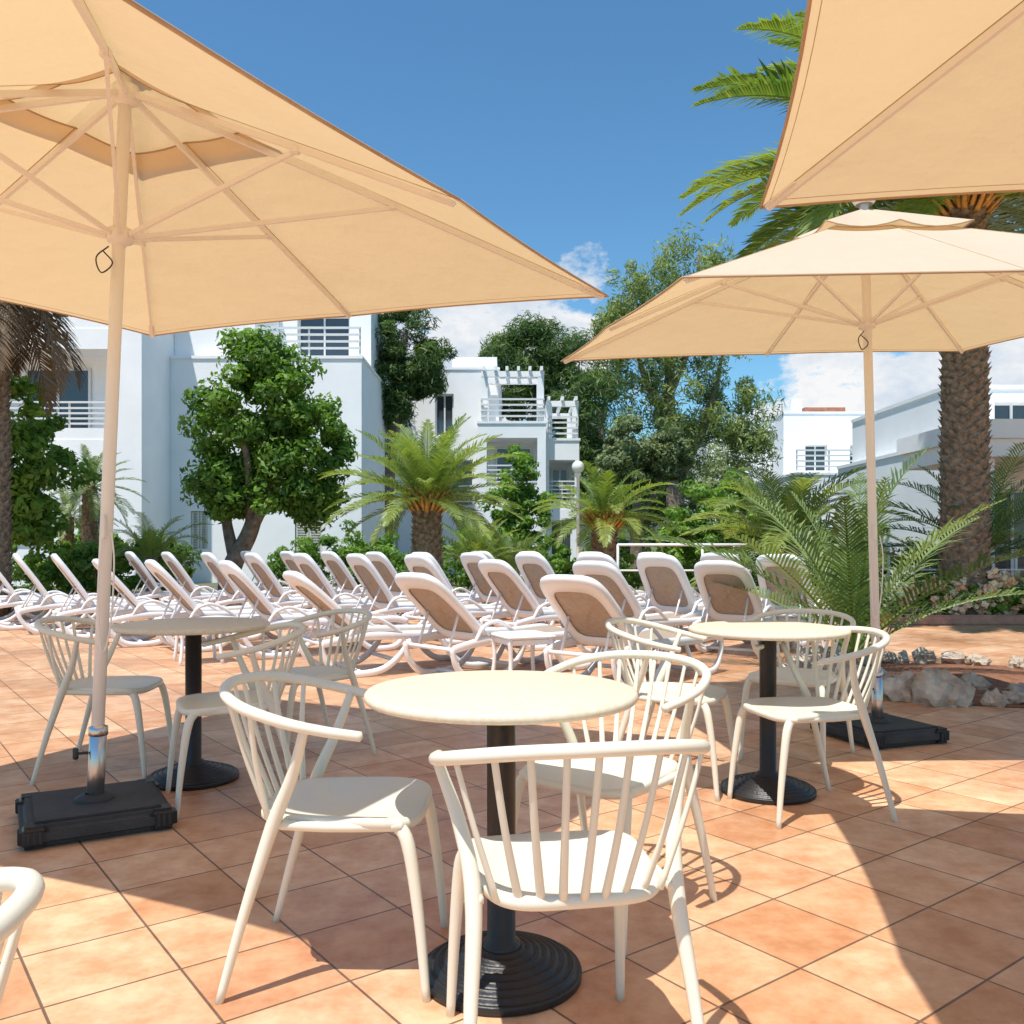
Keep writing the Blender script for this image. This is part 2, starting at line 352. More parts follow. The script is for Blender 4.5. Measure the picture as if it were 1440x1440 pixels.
mb=MB(); mb.bbox((0,0,.40),(.42,.42,.03),0,0,.012,3)
for sx in (-1,1):
    for sy in (-1,1): mb.tube([(sx*.18,sy*.18,.39),(sx*.17,sy*.17,.2),(sx*.19,sy*.19,0)],[.022,.016,.018],8,0,4)
mb.bbox((0,0,.36),(.36,.36,.05),0,0,.01)
me=mb.mesh('side_table',[M_white]); place('side_table',me,(.08,7.15,.004),.4); place('side_table',me,(-3.0,8.5,.004),.5); place('side_table',me,(2.95,9.2,.004),.6)

# ------------------------------------------------------------ ground
def sheet(name,x0,x1,y0,y1,z,mat):
    mb=MB(); mb.add([(x0,y0,z),(x1,y0,z),(x1,y1,z),(x0,y1,z)],[(0,1,2,3)],0,False); place(name,mb.mesh(name,[mat]))
sheet('ground',-600,600,-200,1500,0,M_ground)
sheet('patio',-30,30,-10,19.5,.004,M_tile)

# ------------------------------------------------------------ foliage
def leaves(name,P,D,size,asp,tint,mat,parent=None,up=.3,curl=0):
    N_=len(P); 
    nrm=D+rng.normal(0,.6,(N_,3)); nrm[:,2]+=up; nrm/=np.linalg.norm(nrm,axis=1)[:,None]
    a=rng.normal(0,1,(N_,3)); a-=nrm*np.sum(a*nrm,1)[:,None]; a/=np.linalg.norm(a,axis=1)[:,None]
    b_=np.cross(nrm,a); s_=(size*rng.uniform(.6,1.35,N_))[:,None]
    V=np.empty((N_,4,3)); V[:,0]=P-a*s_; V[:,1]=P+b_*s_*asp+nrm*s_*.12; V[:,2]=P+a*s_; V[:,3]=P-b_*s_*asp+nrm*s_*.12
    me=bpy.data.meshes.new(name); me.vertices.add(N_*4); me.vertices.foreach_set('co',V.reshape(-1))
    me.loops.add(N_*4); me.loops.foreach_set('vertex_index',np.arange(N_*4,dtype=np.int32))
    me.polygons.add(N_); me.polygons.foreach_set('loop_start',np.arange(0,N_*4,4,dtype=np.int32))
    me.materials.append(mat); me.update(calc_edges=True)
    at=me.attributes.new('tint','FLOAT','FACE'); at.data.foreach_set('value',np.clip(tint,0,1).astype(np.float32))
    return place(name,me,parent=parent)
def crown(lobes,nper,clr,dens,flat=.75):
    Ps=[];Ds=[];Ts=[]
    for (c,r) in lobes:
        c=np.array(c);r=np.array(r)
        d=rng.normal(0,1,(nper,3)); d/=np.linalg.norm(d,axis=1)[:,None]
        rad=rng.uniform(.35,1,(nper,1))**.55*rng.uniform(.85,1.12,(nper,1))
        cc=c+d*rad*r
        for q in cc:
            cr_=clr*rng.uniform(.55,1.35); n=int(dens*rng.uniform(.6,1.3))
            e=rng.normal(0,1,(n,3)); e/=np.linalg.norm(e,axis=1)[:,None]
            rr_=rng.uniform(.3,1.25,(n,1))**.5
            Ps.append(q+e*rr_*cr_*np.array([1,1,flat])); Ds.append(e)
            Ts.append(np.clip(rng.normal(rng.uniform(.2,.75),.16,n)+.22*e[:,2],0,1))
    return np.concatenate(Ps),np.concatenate(Ds),np.concatenate(Ts)
def trunk(name,paths,mat=M_bark):
    mb=MB()
    for pts,r in paths: mb.tube(pts,r,10,0,6)
    return place(name,mb.mesh(name,[mat]))
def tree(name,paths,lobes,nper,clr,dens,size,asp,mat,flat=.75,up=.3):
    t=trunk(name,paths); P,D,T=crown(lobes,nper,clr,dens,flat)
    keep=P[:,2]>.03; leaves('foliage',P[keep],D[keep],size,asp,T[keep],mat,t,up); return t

tree('carob_tree',[([(-5.45,17,0),(-5.35,17,.7),(-5.0,17,1.4),(-4.75,17,2.4),(-4.7,17,3.4)],[.22,.19,.16,.12,.05]),
  ([(-5.05,17,1.3),(-4.5,16.8,2.2),(-4.0,16.8,3)],[.13,.09,.04]),([(-5.3,17,.8),(-5.5,17.1,1.8),(-5.3,17.2,2.8)],[.13,.09,.04]),([(-5,17,1.5),(-4.9,16.5,2.6),(-5.1,16.4,3.6)],[.1,.07,.03])],
  [((-4.75,17,3.7),(1.3,1.2,1.3)),((-5.3,17,3.2),(.9,.9,1.0)),((-4.05,16.9,3.1),(.9,.9,1.0)),((-4.5,17,2.4),(1.0,.9,.7)),((-5.3,17,2.2),(.7,.8,.5)),((-4.9,17,4.6),(.7,.7,.55)),((-3.9,17,2.0),(.5,.6,.4))],34,.30,150,.068,.45,LM_carob)
tree('pine_tree',[([(-4.45,31,0),(-4.35,31,3),(-4.0,31,6),(-3.7,31,8.6)],[.28,.24,.18,.08])],
  [((-3.8,31,8.6),(1.2,1.2,.8)),((-3.3,31,7.5),(1.3,1.3,.8)),((-4.4,31,7.0),(1.1,1.1,.8)),((-3.2,31,6.8),(.9,1,.5)),((-4.3,31,5.9),(.7,.8,.6))],24,.42,130,.15,.14,LM_pine,.7)
tree('pine_tree',[([(0.9,44,0),(1.1,44,5),(1.2,44,9)],[.35,.3,.12])],
  [((-.6,44,10.2),(1.4,1.4,1.2)),((.8,44,10.9),(1.6,1.5,1.2)),((2.3,44,10.9),(1.7,1.5,1.2)),((3.5,44,9.6),(1.7,1.5,1.7)),((.4,44,9.2),(1.8,1.5,1.5)),((2.2,44,8.3),(1.8,1.5,1.6)),((-.4,44,8.4),(1.2,1.2,1.2)),((3.2,44,7.4),(1.5,1.4,1.4))],28,.62,140,.19,.14,LM_pine,.75)
tree('pine_tree',[([(3.9,40,0),(4.0,40,4),(4.0,40,7)],[.3,.25,.1])],
  [((3.7,40,7.2),(1.5,1.5,1.8)),((4.4,40,4.8),(1.6,1.5,1.8)),((3.2,40,4.6),(1.3,1.5,1.6)),((5.5,40,3.5),(1.5,1.5,1.6)),((7,41,3.2),(1.8,1.5,1.6))],30,.55,140,.18,.14,LM_pine,.75)
tree('eucalyptus_tree',[([(5.6,30,0),(5.5,30,3),(5.3,30,6),(5.5,30,9.5)],[.38,.3,.2,.06]),([(5.5,30,3),(6.6,30,5.5),(7.1,30,7.5)],[.2,.13,.05]),([(5.4,30,5),(4.4,30,7),(4.1,30,9)],[.16,.1,.04]),([(5.4,30,6.3),(6.2,30,8.5),(6.3,30,11)],[.12,.08,.03])],
  [((4.3,30,9.4),(1.3,1.2,1.1)),((3.6,30,8.4),(.7,.8,.8)),((6.0,30,10.4),(1.3,1.2,1.3)),((5.2,30,8.4),(1.3,1.2,1.0)),((6.7,30,8.2),(1.3,1.2,1.2)),((4.3,30,7.2),(1.3,1.2,1.1)),((5.6,30,6.2),(1.6,1.2,1.3)),((7.4,30,5.6),(1.2,1.2,1.2)),((4.7,30,5.0),(1.2,1.2,1.2)),((6.4,30,4.4),(1.6,1.2,1.1)),((7.9,30,4.4),(.8,1,.9))],28,.42,110,.115,.2,LM_euc,1.15,0)
tree('olive_tree',[([(3.4,24,0),(3.35,24,1.5),(3.4,24,3.2)],[.2,.16,.06]),([(3.4,24,1.6),(4,24,2.8)],[.1,.04])],
  [((3.4,24,4.0),(1.0,1,.55)),((2.9,24,3.5),(.7,.8,.45)),((4.0,24,3.5),(.7,.8,.5)),((3.4,24,3.1),(1.1,.9,.4))],30,.24,150,.065,.4,LM_grey)
tree('young_tree',[([(.1,22,0),(.12,22,1.6),(.1,22,3)],[.08,.06,.02])],
  [((.1,22,2.9),(.45,.5,.6)),((-.2,22,2.1),(.55,.5,.5)),((.45,22,1.9),(.55,.5,.5)),((.1,22,1.2),(.6,.5,.4))],22,.2,80,.07,.42,LM_bush)
tree('broadleaf_tree',[([(-8.7,15,0),(-8.6,15,1.5),(-8.5,15,2.8)],[.14,.1,.05])],
  [((-8.5,15,3.3),(.7,.8,.7)),((-8.2,15,2.3),(.8,.8,.6)),((-8.9,15,2.0),(.7,.8,.6)),((-8.3,15,1.6),(.5,.6,.4))],26,.26,120,.08,.42,LM_bush)
def shrub(name,lobes,nper,clr,dens,size,mat,asp=.45,flat=.8):
    P,D,T=crown(lobes,nper,clr,dens,flat); k=P[:,2]>.02; return leaves(name,P[k],D[k],size,asp,T[k],mat)
shrub('hedge',[((-8.6+.5*i,16.3,.65),(.4,.5,.55)) for i in range(5)],20,.16,90,.055,LM_bush)
shrub('shrub',[((4.5,21,1.5),(.9,.8,1.1)),((5.3,21.5,1.8),(.8,.8,1.1)),((3.9,20.6,1.0),(.7,.6,.8))],36,.2,110,.06,LM_bush)
shrub('shrub',[((5.6,24,2.2),(.9,.8,1.2)),((6.6,24.5,1.6),(.9,.8,.9))],30,.25,100,.07,LM_grey)
shrub('shrub',[((-.9,20.3,.6),(.6,.5,.5)),((-3.0,20.3,.5),(.5,.5,.5)),((-3.6,20.2,.6),(.4,.4,.5))],22,.18,90,.055,LM_carob)
shrub('shrub',[((2.2,20.3,.5),(.9,.5,.4)),((.8,20.3,.5),(.6,.5,.4))],26,.17,90,.055,LM_bush)
shrub('hedge',[((-6.0+1.3*i,24.2+.3*math.sin(i*2),.7+.3*math.sin(i*1.7)),(.8,.7,.8)) for i in range(14)],22,.25,90,.07,LM_carob)
shrub('shrub',[((8.5,19,.7),(.9,.7,.5)),((7.3,19.3,.6),(.8,.7,.5))],28,.2,90,.06,LM_grey)
shrub('shrub',[((-7.4,19,.8),(.6,.6,.7)),((-9.6,20,1.0),(.9,.8,.9)),((-11,20,1.0),(.9,.8,1.1))],26,.22,90,.07,LM_carob)
fl=[((6.1,12.75,.36),(.45,.3,.26)),((6.8,12.8,.42),(.45,.3,.32)),((7.5,12.85,.40),(.45,.3,.3)),((8.3,12.9,.40),(.5,.3,.3))]
fs=shrub('flowering_shrub',fl,30,.12,90,.034,LM_bush)
P,D,T=crown([(c,(r[0]*1.12,r[1]*1.25,r[2]*1.2)) for c,r in fl],150,.05,10); leaves('blossoms',P,D,.038,.9,T,LM_flower,fs)
def hill(name,cx,cy,rx,rz,mat):
    n=60;V=[];F=[]
    for j in range(9):
        for i in range(n+1):
            u=i/n*2-1; h=rz*(1-u*u)**1.2*(j/8)**.7*(1+.12*noise.noise(Vector((u*6,j*.3,cx))))
            V.append((cx+u*rx,cy+j*18,h))
    for j in range(8):
        for i in range(n): F.append((j*(n+1)+i,j*(n+1)+i+1,(j+1)*(n+1)+i+1,(j+1)*(n+1)+i))
    mb=MB(); mb.add(V,F,0,True); return place(name,mb.mesh(name,[mat]))
M_hill=simple('wooded_hill',(.03,.055,.03),.95,col2=(.09,.11,.06),scale=.25,bump=1,bscale=.4)
hill('hill',150,330,230,42,M_hill); hill('hill',-120,420,260,30,M_hill)

# ------------------------------------------------------------ palms
def palm(name,base,crownz,trunk_r,nf,L,elev=(85,-35),lw=.022,ll=.36,npair=42,mat=LM_palm,stub=True,droop=1.1,lean=(0,0),az=(0,360),dead=0,deadlen=.8,bark=None):
    X,Y=base; tb=MB(); top=Vector((X+lean[0],Y+lean[1],crownz))
    if trunk_r:
        K=max(6,int(crownz/.11)); pts=[];R=[]
        for i in range(K*2+1):
            t=i/(K*2); pts.append((X+lean[0]*t*t,Y+lean[1]*t*t,crownz*t)); R.append(trunk_r*(1.15-.18*t)*(1.0+(.06 if i%2 else -.03)))
        tb.tube(pts,R,14,0,1,raw=True)
        nn=int(crownz/.10*9) if crownz<9 else 0
        for i in range(nn):
            a=i*2.39996; z=crownz*i/nn; t=z/crownz; r=trunk_r*(1.15-.18*t)
            c=Vector((X+lean[0]*t*t+math.cos(a)*r,Y+lean[1]*t*t+math.sin(a)*r,z))
            o=Vector((math.cos(a),math.sin(a),0)); s_=Vector((-o.y,o.x,0)); w=trunk_r*.36; h=.09
            tb.add([c-s_*w-o*.02,c+Vector((0,0,-h))-o*.02,c+s_*w-o*.02,c+o*trunk_r*.2+Vector((0,0,h*.7))],[(0,1,3),(1,2,3)],0,False)
        if stub:
            for i in range(70):
                a=i*2.39996; t=i/70; r=trunk_r*(1.0-.35*t)
                p=top+Vector((math.cos(a)*r*.8,math.sin(a)*r*.8,-.35*trunk_r*3*(1-t)+.05)); q=p+Vector((math.cos(a)*trunk_r*1.1,math.sin(a)*trunk_r*1.1,trunk_r*1.1))
                tb.tube([p,q],[trunk_r*.17,trunk_r*.09],5,1,1,raw=True,flat=(.6,1))
    else: tb.tube([(X,Y,0),(X,Y,crownz+.05)],[.09,.05],8,0,1)
    root=place(name,tb.mesh(name,[bark or M_palmbark,M_orange]))
    V=[];F=[];TT=[]
    def frond(a,el,L_,dr,tbase,twist):
        o=Vector((math.cos(a),math.sin(a),0)); side=Vector((-o.y,o.x,0))
        p=top+o*trunk_r*.5; K=18; pts=[p.copy()];dirs=[]
        for i in range(K):
            t=i/K; e=el-dr*t**1.4
            dv=o*math.cos(e)+Vector((0,0,math.sin(e)))+side*twist*t; dv.normalize(); p=p+dv*(L_/K); pts.append(p.copy()); dirs.append(dv)
        dirs.append(dirs[-1])
        b0=len(V); up=Vector((0,0,1))
        for i in range(K+1):
            w=.020*(L_/1.8)*(1-.85*i/K)
            nrm=side.cross(dirs[i]).normalized()
            V.extend([tuple(pts[i]-side*w),tuple(pts[i]+nrm*w*-1.2),tuple(pts[i]+side*w)])
        for i in range(K):
            for k in range(2): F.append((b0+i*3+k,b0+i*3+k+1,b0+i*3+3+k+1,b0+i*3+3+k)); TT.append(min(1,tbase+.35))
        for j in range(npair):
            t=.12+.88*(j+.5)/npair; fi=t*K; i=min(int(fi),K-1); q=pts[i].lerp(pts[i+1],fi-i); dv=dirs[i]
            nrm=side.cross(dv).normalized()
            if nrm.z<0: nrm=-nrm
            ln=ll*(L_/1.8)*(math.sin(math.pi*min(1,.12+t*.86))**.6)*random.uniform(.85,1.1)*(.75 if t>.9 else 1)
            for sg in (-1,1):
                ld=(dv*(.55+.5*t)+side*sg*.85+nrm*random.uniform(.15,.5)); ld.normalize()
                m=q+ld*ln*.5; e=q+ld*ln+Vector((0,0,-ln*random.uniform(.10,.32))); wv=(dv-ld*dv.dot(ld)).normalized()*lw*(L_/1.8)*.5
                b1=len(V); V.extend([tuple(q-wv*.6),tuple(q+wv*.6),tuple(m+wv),tuple(m-wv),tuple(e)])
                F.append((b1,b1+1,b1+2,b1+3)); F.append((b1+3,b1+2,b1+4)); c=min(1,max(0,tbase+random.gauss(0,.12))); TT.extend([c,c])
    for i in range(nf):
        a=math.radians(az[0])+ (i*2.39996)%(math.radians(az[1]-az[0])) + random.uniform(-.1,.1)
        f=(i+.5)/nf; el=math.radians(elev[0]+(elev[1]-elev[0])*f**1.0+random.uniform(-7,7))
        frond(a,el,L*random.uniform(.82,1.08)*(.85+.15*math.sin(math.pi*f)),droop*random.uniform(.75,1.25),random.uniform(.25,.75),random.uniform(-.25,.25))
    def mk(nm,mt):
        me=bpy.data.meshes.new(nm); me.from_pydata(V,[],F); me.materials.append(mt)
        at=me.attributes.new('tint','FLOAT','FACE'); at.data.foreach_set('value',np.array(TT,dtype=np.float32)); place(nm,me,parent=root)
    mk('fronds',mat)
    if dead:
        V.clear();F.clear();TT.clear()
        for i in range(dead): frond(i*2.39996+.4,math.radians(random.uniform(-45,-70)),L*deadlen*random.uniform(.8,1.1),.5,random.uniform(.2,.8),random.uniform(-.2,.2))
        mk('dead_fronds',LM_dead)
    return root
palm('palm_tree',(-1.53,16),1.85,.25,56,1.95,(88,-8),droop=.95,lw=.026)
palm('palm_tree',(1.98,19),1.6,.26,44,1.7,(82,-12),droop=1.2,lw=.026)
palm('palm_tree',(4.4,14.2),1.1,.2,40,2.0,(84,0),droop=1.1,stub=False,lw=.026)
palm('palm_tree',(2.98,7.75),.15,0,15,2.15,(87,34),droop=.7,npair=42,ll=.34,lw=.021,mat=LM_palmd)
palm('palm_tree',(7.3,13.9),.9,.12,20,2.3,(84,10),droop=1.0,npair=40,ll=.38,lw=.022,mat=LM_palmd,stub=False)
palm('palm_tree',(-6.5,16),.9,.12,26,1.2,(80,-5),droop=1.1,stub=False)
palm('palm_tree',(-8.55,18),2.3,.14,34,1.15,(85,-50),droop=.7,mat=LM_palmd,stub=False,npair=30,lw=.03)
palm('palm_tree',(-9.3,18.6),1.7,.12,30,1.0,(85,-50),droop=.7,mat=LM_palmd,stub=False,npair=30,lw=.03)
palm('palm_tree',(-.75,18.5),.7,.1,26,1.25,(86,20),droop=.7,stub=False)
palm('palm_tree',(.0,19.0),.5,.1,22,1.2,(86,25),droop=.7,stub=False,mat=LM_palmd)
palm('date_palm_tree',(6.62,13.0),6.1,.29,76,4.4,(86,-4),droop=1.05,npair=90,ll=.30,lw=.022,mat=LM_palm)
palm('date_palm_tree',(-7.95,13.6),5.9,.22,50,2.7,(86,5),droop=1.0,npair=50,mat=LM_palm,dead=20,deadlen=.95)

# ------------------------------------------------------------ rock bed
mb=MB(); n=40; V=[(3.65,7.35,.05)]
for k in range(n):
    a=2*math.pi*k/n; rr_=1+.08*math.sin(3*a); V.append((3.65+1.25*rr_*math.cos(a),7.35+1.15*rr_*math.sin(a),.009))
mb.add(V,[(0,1+k,1+(k+1)%n) for k in range(n)],0,True); place('planting_bed',mb.mesh('planting_bed',[M_soil]))
def rock(x,y,s_,i):
    bm=bmesh.new(); bmesh.ops.create_icosphere(bm,subdivisions=3,radius=1)
    off=Vector((i*3.7,i*1.3,i*.7)); sx,sy,sz=random.uniform(.8,1.3),random.uniform(.8,1.2),random.uniform(.7,1.2)
    for v in bm.verts:
        p=v.co; k=1+.45*noise.noise(p*1.2+off)+.28*noise.noise(p*2.7+off)+.14*noise.noise(p*6+off); k+= -.35*abs(noise.noise(p*1.9+off*2))
        v.co=Vector((p.x*k*sx,p.y*k*sy,max(-.4,p.z*k*sz)))*s_
    me=bpy.data.meshes.new('rock'); bm.to_mesh(me); bm.free(); me.materials.append(M_rock)
    place('rock',me,(x,y,s_*.36),random.uniform(0,6))
for i in range(34):
    a=2*math.pi*i/34; 
    rock(3.65+1.22*math.cos(a)+random.uniform(-.08,.08),7.35+1.12*math.sin(a)+random.uniform(-.1,.1),random.choice([.08,.11,.14,.17]),i+1)
for i in range(20): rock(3.65+random.uniform(-.95,.9),6.5+random.uniform(-.15,.5),random.uniform(.05,.12),50+i)

mb=MB(); mb.bbox((9.6,12.42,.07),(8.4,.14,.14),0,0,.02); mb.bbox((5.42,14.9,.07),(.14,5.1,.14),0,0,.02)
place('planter_edging',mb.mesh('planter_edging',[M_brick]),(0,0,.004))
mb=MB(); mb.add([(5.49,12.49,.09),(13.8,12.49,.09),(13.8,17.4,.09),(5.49,17.4,.09)],[(0,1,2,3)],0,False); place('planting_bed',mb.mesh('planting_bed',[M_soil]))
def railing(name,x0,x1,y,z0,z1,nb=3):
    mb=MB(); 
    for i in range(nb):
        z=z1-(z1-z0-.15)*i/max(1,nb-1); mb.tube([(x0,y,z),(x1,y,z)],.028 if i==0 else .018,8,0,1,raw=True)
    k=max(2,int((x1-x0)/1.2)+1)
    for i in range(k):
        x=x0+(x1-x0)*i/(k-1); mb.tube([(x,y,z0),(x,y,z1)],.025,8,0,1,raw=True)
    place(name,mb.mesh(name,[M_white]))
railing('white_railing',2.0,5.2,16.8,.0,1.12); railing('white_railing',6.2,12.5,17.6,.0,1.1)
mb=MB(); mb.lathe([(.09,0),(.09,.08),(.045,.14),(.035,.5),(.032,2.5),(.05,2.52),(.07,2.56),(.06,2.6)],16,0)
pr=[(max(.001,.13*math.sin(math.pi*i/16)),2.72-.13*math.cos(math.pi*i/16)) for i in range(17)]; mb.lathe(pr,24,1)
place('street_lamp',mb.mesh('street_lamp',[M_white,simple('opal_globe',(.8,.8,.78),.25,var=.02)]),(1.36,18.3,0))

# ------------------------------------------------------------ buildings
MATS=[M_wall,M_glass,M_frame,M_shut,M_terra]
def quad(mb,a,b_,c,d,mat=0): mb.add([a,b_,c,d],[(0,1,2,3)],mat,False)
def facade(mb,x0,x1,z0,z1,y,ops,yb):
    xs=sorted({x0,x1,*[o[0] for o in ops],*[o[1] for o in ops]}); zs=sorted({z0,z1,*[o[2] for o in ops],*[o[3] for o in ops]})
    for i in range(len(xs)-1):
        for j in range(len(zs)-1):
            cx=(xs[i]+xs[i+1])/2; cz=(zs[j]+zs[j+1])/2
            if any(o[0]<cx<o[1] and o[2]<cz<o[3] for o in ops): continue
            quad(mb,(xs[i],y,zs[j]),(xs[i+1],y,zs[j]),(xs[i+1],y,zs[j+1]),(xs[i],y,zs[j+1]))
    for (a,b_,c,d,k) in ops:
        dp={'win':.22,'shut':.12,'balc':1.5}[k]
        quad(mb,(a,y,c),(a,y+dp,c),(a,y+dp,d),(a,y,d)); quad(mb,(b_,y,d),(b_,y+dp,d),(b_,y+dp,c),(b_,y,c))
        quad(mb,(a,y,d),(a,y+dp,d),(b_,y+dp,d),(b_,y,d)); quad(mb,(a,y+dp,c),(a,y,c),(b_,y,c),(b_,y+dp,c))
        if k=='win':
            quad(mb,(a,y+dp,c),(b_,y+dp,c),(b_,y+dp,d),(a,y+dp,d),1); w=.06; e=y+dp-.04
            m=(a+b_)/2
            for q in ((a,a+w,c,d),(b_-w,b_,c,d),(m-w/2,m+w/2,c+w,d-w),(a+w,b_-w,c,c+w),(a+w,b_-w,d-w,d)): mb.box(q[0],q[1],e,e+.035,q[2],q[3],2)
            mb.box(a-.06,b_+.06,y-.05,y+.0-.002,c-.07,c-.005,0)
        elif k=='shut':
            quad(mb,(a,y+dp,c),(b_,y+dp,c),(b_,y+dp,d),(a,y+dp,d),3); m=(a+b_)/2
            for (p,q) in ((a+.01,m-.01),(m+.01,b_-.01)):
                mb.box(p,p+.06,y+.05,y+.09,c+.01,d-.01,3); mb.box(q-.06,q,y+.05,y+.09,c+.01,d-.01,3)
                z=c+.05
                while z<d-.06: mb.box(p+.062,q-.062,y+.055,y+.085,z,z+.035,3); z+=.075
        else:
            e=y+dp; m0=a+(b_-a)*.18; m1=min(b_-.2,m0+1.8); zt=min(d-.25,c+2.15)
            quad(mb,(a,e,c),(b_,e,c),(b_,e,d),(a,e,d)); 
            quad(mb,(m0,e-.02,c),(m1,e-.02,c),(m1,e-.02,zt),(m0,e-.02,zt),1)
            for q in (m0-.04,(m0+m1)/2-.03,m1-.03): mb.box(q,q+.07,e-.07,e-.03,c,zt,2)
            mb.box(m0-.04,m1+.04,e-.07,e-.03,zt+.002,zt+.07,2)
            mb.box(a+.002,b_-.002,y+.02,y+.14,c+.002,c+.32,0)
            for z in (.42,.56,.70,.84,1.0): mb.box(a+.002,b_-.002,y+.05,y+.09,c+z,c+z+.05,2)
            k2=max(2,int((b_-a)/1.3)); 
            for i in range(1,k2): x=a+(b_-a)*i/k2; mb.box(x-.025,x+.025,y+.092,y+.12,c+.32,c+1.04,2)
    quad(mb,(x0,y,z0),(x0,y,z1),(x0,yb,z1),(x0,yb,z0)); quad(mb,(x1,y,z0),(x1,yb,z0),(x1,yb,z1),(x1,y,z1))
    quad(mb,(x0,yb,z0),(x0,yb,z1),(x1,yb,z1),(x1,yb,z0)); quad(mb,(x0,y,z1),(x1,y,z1),(x1,yb,z1),(x0,yb,z1))
    mb.box(x0-.04,x1+.04,y-.04,y+.22,z1+.002,z1+.09,0); mb.box(x0-.04,x0+.2,y+.222,yb,z1+.002,z1+.09,0); mb.box(x1-.2,x1+.04,y+.222,yb,z1+.002,z1+.09,0)
def pergola(mb,x0,x1,y0,y1,z0,z1):
    for x in (x0+.12,x1-.12):
        for y in (y0+.12,y1-.12): mb.box(x-.11,x+.11,y-.11,y+.11,z0,z1-.2,0)
    mb.box(x0,x1,y0,y0+.2,z1-.198,z1,0); mb.box(x0,x1,y1-.2,y1,z1-.198,z1,0)
    k=int((x1-x0)/.45)
    for i in range(k+1): x=x0+.05+(x1-x0-.2)*i/k; mb.box(x,x+.1,y0-.2,y1+.2,z1+.002,z1+.14,0)
def rails(mb,x0,x1,y,z):
    for q in (.2,.4,.6,.8): mb.box(x0,x1,y,y+.05,z+q,z+q+.06,2)
    k=max(1,int((x1-x0)/1.2))
    for i in range(k+1): x=x0+(x1-x0-.05)*i/k; mb.box(x,x+.05,y+.052,y+.09,z,z+.86,2)
mb=MB()
facade(mb,-22,-10.0,0,9.2,24,[(-18,-15.2,.1,2.6,'balc'),(-14.6,-10.7,3.95,6.4,'balc'),(-20.5,-16,3.95,6.4,'balc'),(-14.6,-10.7,6.95,9.0,'balc'),(-13.9,-12.9,1.2,2.3,'win'),(-11.7,-10.9,.9,2.2,'win')],36)
facade(mb,-9.995,-4.4,0,6.55,26,[(-9.4,-8.9,1.0,2.1,'shut'),(-6.35,-5.55,.6,2.2,'shut'),(-7.9,-7.2,3.6,4.8,'win')],34.01)
mb.box(-9.99,-7.6,26.3,36,6.66,8.9,0); facade(mb,-7.59,-4.6,6.66,9.0,29,[(-7.0,-5.3,6.7,8.6,'win')],34.02); rails(mb,-7.5,-4.45,26.1,6.66)
place('apartment_building',mb.mesh('apartment_building',MATS))
mb=MB()
facade(mb,-6.3,-.5,0,7.7,33.5,[(-5.2,-4.6,3.2,4.5,'win'),(-2.9,-2.2,5.2,6.8,'win'),(-5.0,-4.3,.8,2.2,'shut'),(-3.4,-1.5,2.3,4.3,'balc')],43)
mb.box(-2.4,-.6,35.5,41,7.8,8.6,0)
facade(mb,-1.2,1.2,0,5.4,31.5,[(-.9,.9,2.9,4.9,'balc'),(-.7,.5,.3,2.2,'win')],33.4)
rails(mb,-1.1,1.15,31.55,5.45); pergola(mb,-1.1,1.15,31.7,33.3,5.49,7.3)
facade(mb,1.21,2.45,0,4.9,32.4,[(1.35,2.3,2.4,4.2,'balc'),(1.4,2.2,.2,2.0,'win')],43.01)
rails(mb,1.3,2.4,32.5,4.95); pergola(mb,1.25,2.45,32.7,36,4.99,6.4)
place('apartment_building',mb.mesh('apartment_building',MATS))
mb=MB()
facade(mb,9.2,12.2,0,6.0,42,[(9.8,10.6,3.4,4.6,'win')],50); facade(mb,12.22,18,0,7.0,40,[(13.2,14.2,4.4,5.6,'win'),(15.2,17.4,3.2,5.6,'balc')],50.02)
facade(mb,18.02,27,0,6.4,41,[(19,22,3,5.4,'balc'),(22.6,24,4,5.2,'win')],50.04); mb.box(18.5,21,44,49,6.5,7.1,4); mb.box(25,26,42,43,6.7,8.4,0); mb.box(14.5,16.5,44,48,7.1,7.9,4); mb.box(13.2,13.7,42,42.5,7.1,8.0,0)
rails(mb,18.1,26.9,41.1,6.5)
facade(mb,10.5,24,0,3.7,33,[(12,13.5,1,2.4,'win'),(16,18,1,2.4,'win')],39.9); rails(mb,10.6,23.9,33.1,3.8)
place('hotel_wing',mb.mesh('hotel_wing',MATS))
mb=MB()
facade(mb,9.9,16,0,3.4,19,[(10.3,11.3,.2,2.3,'win'),(12.4,14.0,.2,2.3,'win')],27); mb.box(8.3,16,15.9,18.9,2.70,3.02,0); mb.box(8.2,16.1,15.8,18.95,3.022,3.36,0)
for x in (8.55,12): mb.box(x,x+.25,16.2,16.45,0,2.698,0)
facade(mb,10.3,17,3.5,4.8,21,[(11.4,12.4,3.8,4.5,'win')],26.9)
mb.box(11.0,11.6,22,22.6,4.9,5.5,0)
place('pool_bar_building',mb.mesh('pool_bar_building',MATS))

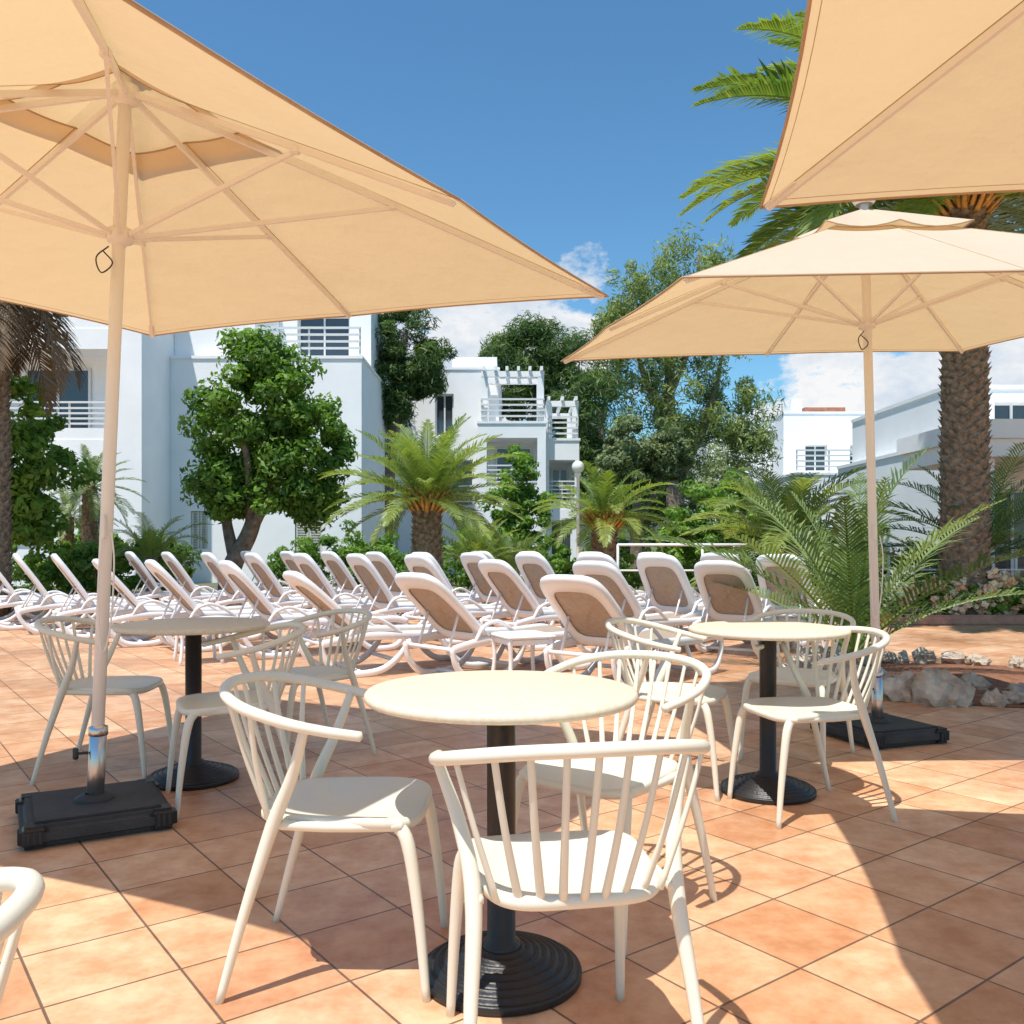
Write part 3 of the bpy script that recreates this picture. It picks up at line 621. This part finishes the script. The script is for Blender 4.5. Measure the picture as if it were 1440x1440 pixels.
# ------------------------------------------------------------ light
d=Vector((.22,.36,-1)).normalized(); el=math.asin(-d.z); azm=math.atan2(-d.x,-d.y)
s=bpy.data.lights.new('sun','SUN'); s.energy=5.0; s.angle=math.radians(.5); s.color=(1,.965,.91)
so=bpy.data.objects.new('sun',s); scene.collection.objects.link(so); so.rotation_euler=d.to_track_quat('-Z','Y').to_euler()
w=bpy.data.worlds.new('World'); scene.world=w; w.use_nodes=True; nt=w.node_tree; N=nt.nodes; L=nt.links; N.clear()
out=N.new('ShaderNodeOutputWorld'); sky=N.new('ShaderNodeTexSky'); sky.sky_type='NISHITA'; sky.sun_disc=False; sky.sun_elevation=el; sky.sun_rotation=azm%(2*math.pi)
sky.air_density=1.15; sky.dust_density=.1; sky.ozone_density=1.6
gr=N.new('ShaderNodeMixRGB'); gr.blend_type='MULTIPLY'; gr.inputs['Fac'].default_value=1; gr.inputs['Color2'].default_value=(.62,.99,1.16,1); L.new(sky.outputs[0],gr.inputs['Color1'])
bg=N.new('ShaderNodeBackground'); bg.inputs['Strength'].default_value=.13; L.new(gr.outputs[0],bg.inputs['Color'])
tc=N.new('ShaderNodeTexCoord')
mp=N.new('ShaderNodeMapping'); mp.inputs['Scale'].default_value=(1,1,1.7); L.new(tc.outputs['Generated'],mp.inputs['Vector'])
n1=N.new('ShaderNodeTexNoise'); n1.inputs['Scale'].default_value=11; n1.inputs['Detail'].default_value=6; n1.inputs['Roughness'].default_value=.6; L.new(mp.outputs[0],n1.inputs['Vector'])
acc=None
for (x,z,rad) in [(-.04,.20,.16),(.07,.215,.13),(.36,.15,.17),(.56,.17,.19),(-.7,.2,.25),(-.2,.18,.12)]:
    v=Vector((x,1,z)).normalized(); ds=N.new('ShaderNodeVectorMath'); ds.operation='DISTANCE'; ds.inputs[1].default_value=v; L.new(tc.outputs['Generated'],ds.inputs[0])
    m=N.new('ShaderNodeMapRange'); m.inputs['From Min'].default_value=0; m.inputs['From Max'].default_value=rad; m.inputs['To Min'].default_value=1; m.inputs['To Max'].default_value=0; L.new(ds.outputs['Value'],m.inputs['Value'])
    if acc is None: acc=m
    else:
        mx=N.new('ShaderNodeMath'); mx.operation='MAXIMUM'; L.new(acc.outputs[0],mx.inputs[0]); L.new(m.outputs[0],mx.inputs[1]); acc=mx
ma=N.new('ShaderNodeMath'); ma.operation='MULTIPLY_ADD'; ma.inputs[1].default_value=.5; L.new(acc.outputs[0],ma.inputs[0]); L.new(n1.outputs['Fac'],ma.inputs[2])
ms=N.new('ShaderNodeMapRange'); ms.inputs['From Min'].default_value=.71; ms.inputs['From Max'].default_value=.80; L.new(ma.outputs[0],ms.inputs['Value'])
cr2=N.new('ShaderNodeValToRGB'); cr2.color_ramp.elements[0].position=.42; cr2.color_ramp.elements[0].color=(.98,.98,.985,1); cr2.color_ramp.elements[1].position=.64; cr2.color_ramp.elements[1].color=(.64,.74,.86,1); L.new(n1.outputs['Fac'],cr2.inputs['Fac'])  # cloud self-shading put into the colour: blue-grey where the noise is high
bg2=N.new('ShaderNodeBackground'); bg2.inputs['Strength'].default_value=.97; L.new(cr2.outputs[0],bg2.inputs['Color'])
mix=N.new('ShaderNodeMixShader'); L.new(ms.outputs[0],mix.inputs['Fac']); L.new(bg.outputs[0],mix.inputs[1]); L.new(bg2.outputs[0],mix.inputs[2]); L.new(mix.outputs[0],out.inputs['Surface'])

cam=bpy.data.cameras.new('camera'); co=bpy.data.objects.new('camera',cam); scene.collection.objects.link(co)
co.location=(0,0,1.135); co.rotation_euler=(math.radians(90),0,0); cam.lens=31.25; cam.sensor_width=36; cam.shift_y=.03125; cam.clip_end=3000; cam.clip_start=.05
scene.camera=co
print('polys',sum(len(o.data.polygons) for o in scene.objects if o.type=='MESH'))
